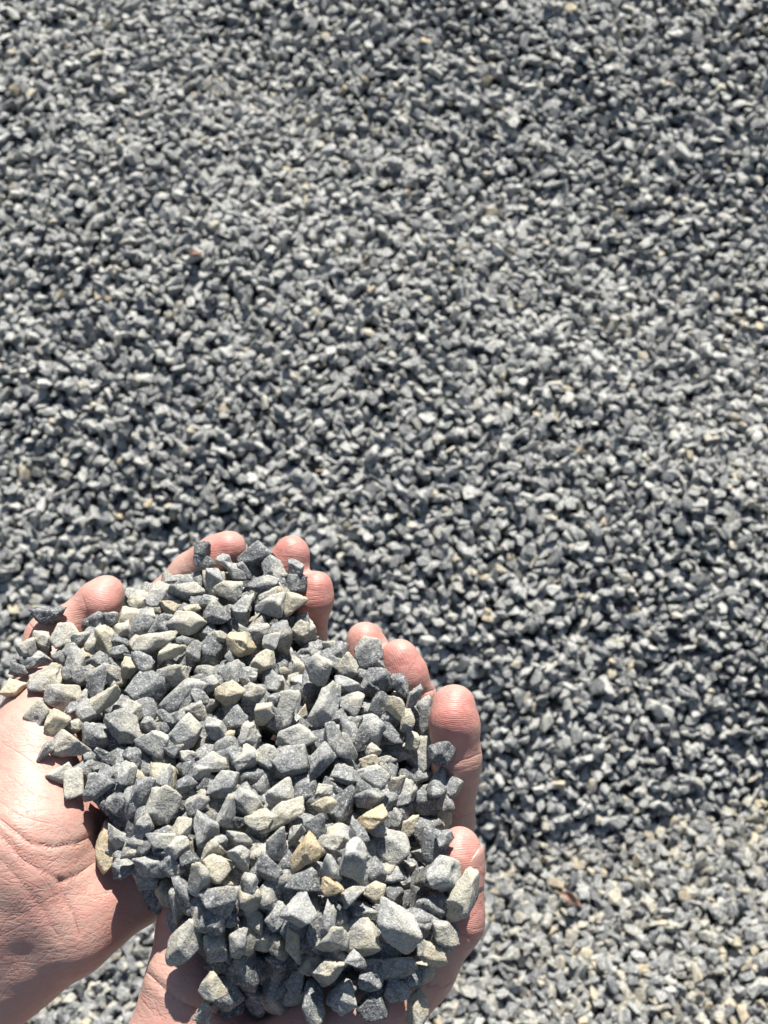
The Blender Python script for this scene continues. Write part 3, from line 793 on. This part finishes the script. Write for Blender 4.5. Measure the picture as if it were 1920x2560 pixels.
# labels: landmark stones by hand, every other stone by its look and the landmark it lies against
ANCHORS = [
 ('A', 322, 655, 'rough charcoal chip lying alone on the upper thumb', 'the charcoal chip on the thumb'), ('A', 80, 1135, 'tan-topped stone jutting out past the base of the thumb', 'the tan stone jutting past the thumb base'),
 ('A', 825, 730, 'large beige-faced stone with a dark lower edge near the thumb tip', 'the large beige stone near the upper thumb'), ('A', 1010, 840, 'long ridged beige-grey stone in the upper part of the heap', 'the long ridged beige stone'),
 ('A', 1205, 525, 'broad dark oval stone below the topmost fingertip', 'the broad dark oval stone'), ('A', 1500, 500, 'beige stone with a yellow patch below the topmost fingertips', 'the yellow-patched beige stone'),
 ('A', 1560, 870, 'bright ochre stone with an orange rim high in the heap', 'the orange-rimmed ochre stone'), ('A', 1375, 915, 'big upright charcoal stone beside the orange-rimmed ochre one', 'the big upright charcoal stone'),
 ('A', 1090, 1060, 'broad pale-edged grey slab lying across the upper heap', 'the broad grey slab'), ('A', 620, 1110, 'tall narrow grey stone standing upright near the thumb side', 'the tall narrow grey stone'),
 ('A', 305, 1090, 'large notched beige-grey stone at the thumb side of the heap', 'the large notched beige stone'), ('A', 650, 1240, 'long thin beige-grey stone slanting up beside the tall narrow grey one', 'the long thin slanting stone'),
 ('A', 430, 1530, 'large blocky beige-grey stone resting on the ball of the thumb', 'the blocky beige stone on the ball of the thumb'), ('A', 1000, 1500, 'pale grey diamond-shaped stone below the broad grey slab', 'the pale diamond-shaped stone'),
 ('B', 110, 225, 'thick dark grey stone wedged between the two topmost fingertips', 'the thick stone between the topmost fingertips'), ('B', 360, 545, 'blocky tan stone against the lowest of the upper three fingertips', 'the blocky tan stone by the upper fingertips'),
 ('B', 830, 860, 'grey stone with a dark side leaning on the middle row of fingertips', 'the grey stone leaning on the middle fingertips'), ('B', 160, 935, 'angular tan stone below the orange-rimmed ochre one', 'the angular tan stone'),
 ('B', 540, 1200, 'tall pale grey stone standing upright in the centre of the heap', 'the tall upright pale stone'), ('B', 350, 1390, 'oblong pale grey slab in the centre of the heap', 'the oblong pale slab'),
 ('B', 945, 1390, 'large flat charcoal slab on the index finger side', 'the flat charcoal slab'), ('B', 1190, 1280, 'narrow upright grey stone pressed against the big index finger', 'the narrow stone against the index finger'),
 ('B', 720, 1205, 'pale stone with tan blotches under the dark blue-grey row', 'the tan-blotched pale stone'), ('C', 640, 250, 'sharp pointed charcoal stone standing on end in the heap', 'the sharp pointed charcoal stone'),
 ('C', 850, 325, 'blocky ochre stone beside the sharp pointed charcoal one', 'the blocky ochre stone'), ('C', 275, 310, 'long cream-ridged stone slanting across the centre of the heap', 'the long cream-ridged stone'),
 ('C', 410, 560, 'flat brown-ochre slab in the lower half of the heap', 'the flat brown-ochre slab'), ('C', 740, 620, 'chunky pale grey stone above the small brown one', 'the chunky pale stone'),
 ('C', 600, 780, 'small brown-ochre stone under the chunky pale one', 'the small brown-ochre stone'), ('C', 1190, 830, 'big grey stone with a dark face near the tip of the nailed thumb', 'the big dark-faced stone'),
 ('C', 1450, 840, 'long beige-grey stone lying over the nailed thumb', 'the long stone over the nailed thumb'), ('C', 1040, 1000, 'largest pale grey stone, long and broad, in the lower heap', 'the largest pale stone'),
 ('C', 390, 910, 'fat pale grey stone in the lower heap', 'the fat pale stone'), ('C', 770, 1080, 'large brownish beige stone beside the largest pale one', 'the large brownish stone'),
 ('C', 1310, 1090, 'smooth brown-grey stone lying on the shaded lower thumb', 'the smooth brown-grey stone'), ('C', 470, 1280, 'bright cream-tan stone near the lower edge of the heap', 'the bright cream-tan stone'),
 ('C', 40, 1310, 'large rounded blue-grey stone at the lower edge of the heap', 'the large rounded blue-grey stone'), ('C', 480, 1540, 'long dark blue-grey stone sliding off the heel of the palm', 'the long dark stone at the bottom'),
 ('C', 1150, 1560, 'upright cream and tan stone cut by the lower picture edge', 'the cream stone at the picture edge'), ('D', 690, 510, 'upright ochre slab standing at the bare palm', 'the upright ochre slab'),
 ('D', 1450, 110, 'pale grey oblong stone above the wrist-side stones', 'the pale oblong stone'), ('D', 1420, 650, 'cream-topped stone in the wrist-side part of the heap', 'the cream-topped stone'),
 ('D', 1200, 1140, 'large rounded pale grey stone overhanging the wrist gap', 'the large rounded pale stone'), ('D', 1385, 1420, 'round tan stone low over the wrist', 'the round tan stone'),
 ('D', 1330, 1580, 'lone grey stone under the round tan one at the picture edge', 'the lone grey stone at the edge'), ('D', 1050, 230, 'large pale wedge-shaped stone near the palm side', 'the large pale wedge stone'),
]
anch = []
for tl, x, y, full, short in ANCHORS:
    u, v = TILES[tl][0] + x * SC, TILES[tl][1] + y * SC
    i = int(np.argmin(np.hypot(P[:, 0] - u, P[:, 1] - v)))
    stones[i]['label'] = full; anch.append((i, short))
COMPASS = ['right of', 'above and right of', 'above', 'above and left of', 'left of', 'below and left of', 'below', 'below and right of']
areas = np.array([s['a'] * s['b'] for s in stones]); lo_a, hi_a = np.quantile(areas, (0.33, 0.78))
def look_words(s):
    size = 'small ' if s['a'] * s['b'] < lo_a else 'large ' if s['a'] * s['b'] > hi_a else ''
    shape = 'elongated' if s['a'] / s['b'] > 1.55 else 'blocky' if s['a'] / s['b'] < 1.15 else 'angular'
    return size + WORDS[s['look']] + ' ' + shape + ' stone'
used = set(s['label'] for s in stones if 'label' in s)
for i, s in enumerate(stones):
    if 'label' in s: continue
    near = sorted(anch, key=lambda a: math.hypot(P[a[0], 0] - s['u'], P[a[0], 1] - s['v']))
    done = False
    for j, short in near[:4]:
        du, dv = s['u'] - P[j, 0], P[j, 1] - s['v']
        dist = math.hypot(du, dv)
        k = int(round(math.atan2(dv, du) / (math.pi / 4))) % 8
        how = 'just ' if dist < 85 else ''
        lab = look_words(s) + ' ' + how + COMPASS[k] + ' ' + short
        if lab not in used and len(lab.split()) <= 16:
            done = True; break
    s['label'] = lab; used.add(lab)
for s in stones: s['o']['label'] = s['label']

# the buried layers of the heap
fv, ff, ft, nvt = [], [], [[], [], [], []], 0
for lay, drop in enumerate((9.5, 14.5, 20.0, 27.0)):
    for gu in range(20, 1240, 56):
        for gv in range(1340, 2640, 56):
            u, v = gu + srng.normal(0, 14) + 31 * (lay % 2), gv + srng.normal(0, 14) + 31 * (lay % 2)
            if not heap_in(u, v): continue
            dd = seg_dist(np.array([u]), np.array([v]), [tuple(p) for p in HP])[0]
            if dd < (30 if v < 2300 else 70): continue
            w = heap_w(u, v) - drop
            sw = skin_w(u, v)
            if sw is not None and w < sw + 1.5: continue
            if sw is None and dd < 60: continue
            sv, sf = stone_verts(srng, 3, 1.0)
            sv = sv * (np.array([0.0070, 0.0058, 0.0046]) * srng.uniform(0.85, 1.1))
            q4 = np.array((Matrix.Rotation(srng.uniform(0, 6.28), 3, 'X') @ Matrix.Rotation(srng.uniform(0, 6.28), 3, 'Y') @ Matrix.Rotation(srng.uniform(0, 6.28), 3, 'Z')))
            fv.append(to_world(sv @ q4.T + at(u, v, w))); ff.append(sf + nvt); nvt += len(sv)
            vals = (np.clip(srng.normal(0.42, 0.1), 0.1, 0.9), np.clip(srng.normal(0.25, 0.2), 0, 0.8), srng.uniform(0, 0.5), srng.uniform(0, 9))
            for lst, x in zip(ft, vals): lst.append(np.full(len(sv), x, np.float32))
me = mesh_from('heaped_gravel', np.concatenate(fv), np.concatenate(ff), True, MAT_FILL)
for nm, lst in zip(('tone', 'coat', 'hue', 'seed'), ft):
    a = me.attributes.new(nm, 'FLOAT', 'POINT'); a.data.foreach_set('value', np.concatenate(lst))
link(bpy.data.objects.new('heaped_gravel', me), 'grey gravel packed beneath the top stones in the cupped hands', 'gravel', kind='stuff')

# ------------------------------------------------------------------ dry leaves on the gravel
def ground_hit(u, v):
    d = to_world(at(u, v, 0)) - np.array([0, 0, CAM_H]); d /= np.linalg.norm(d)
    t = 0.3
    while t < 6:
        p = np.array([0, 0, CAM_H]) + d * t
        if p[2] < height(p[0], p[1]) + 0.004: return p
        t += 0.002
def leaf(u, v, length, turn, label, curl=1.0):
    p = ground_hit(u, v)
    nl, nw = 14, 7
    vs_, fs = [], []
    for i in range(nl):
        t = i / (nl - 1)
        hw = length * 0.26 * math.sin(math.pi * min(1, t * 0.96 + 0.02)) ** 0.8
        for j in range(nw):
            s = j / (nw - 1) * 2 - 1
            z = length * (0.16 * abs(s) ** 1.5 * math.sin(3 * t + 1) + 0.20 * math.sin(t * 5.0) * curl + 0.03 * math.sin(9 * t + 4 * s))
            vs_.append(((t - 0.5) * length, s * hw * (1 - 0.35 * curl * t), z))
    for i in range(nl - 1):
        for j in range(nw - 1):
            a = i * nw + j; fs.append((a, a + 1, a + nw + 1, a + nw))
    o = bpy.data.objects.new('dry_leaf', mesh_from('dry_leaf', np.array(vs_), np.array(fs), True, MAT_LEAF))
    sm = o.modifiers.new('thickness', 'SOLIDIFY'); sm.thickness = 0.0005
    o.location = Vector(p) + Vector((0, 0, 0.010)); o.rotation_euler = (0.35, 0.1, turn)
    link(o, label, 'leaf', 'dry leaves on the gravel')
leaf(1425, 2262, 0.021, -0.6, 'curled reddish-brown dry leaf on the level gravel')
leaf(492, 655, 0.014, 0.7, 'small rust-brown dry leaf on the slope of the pile', 0.6)
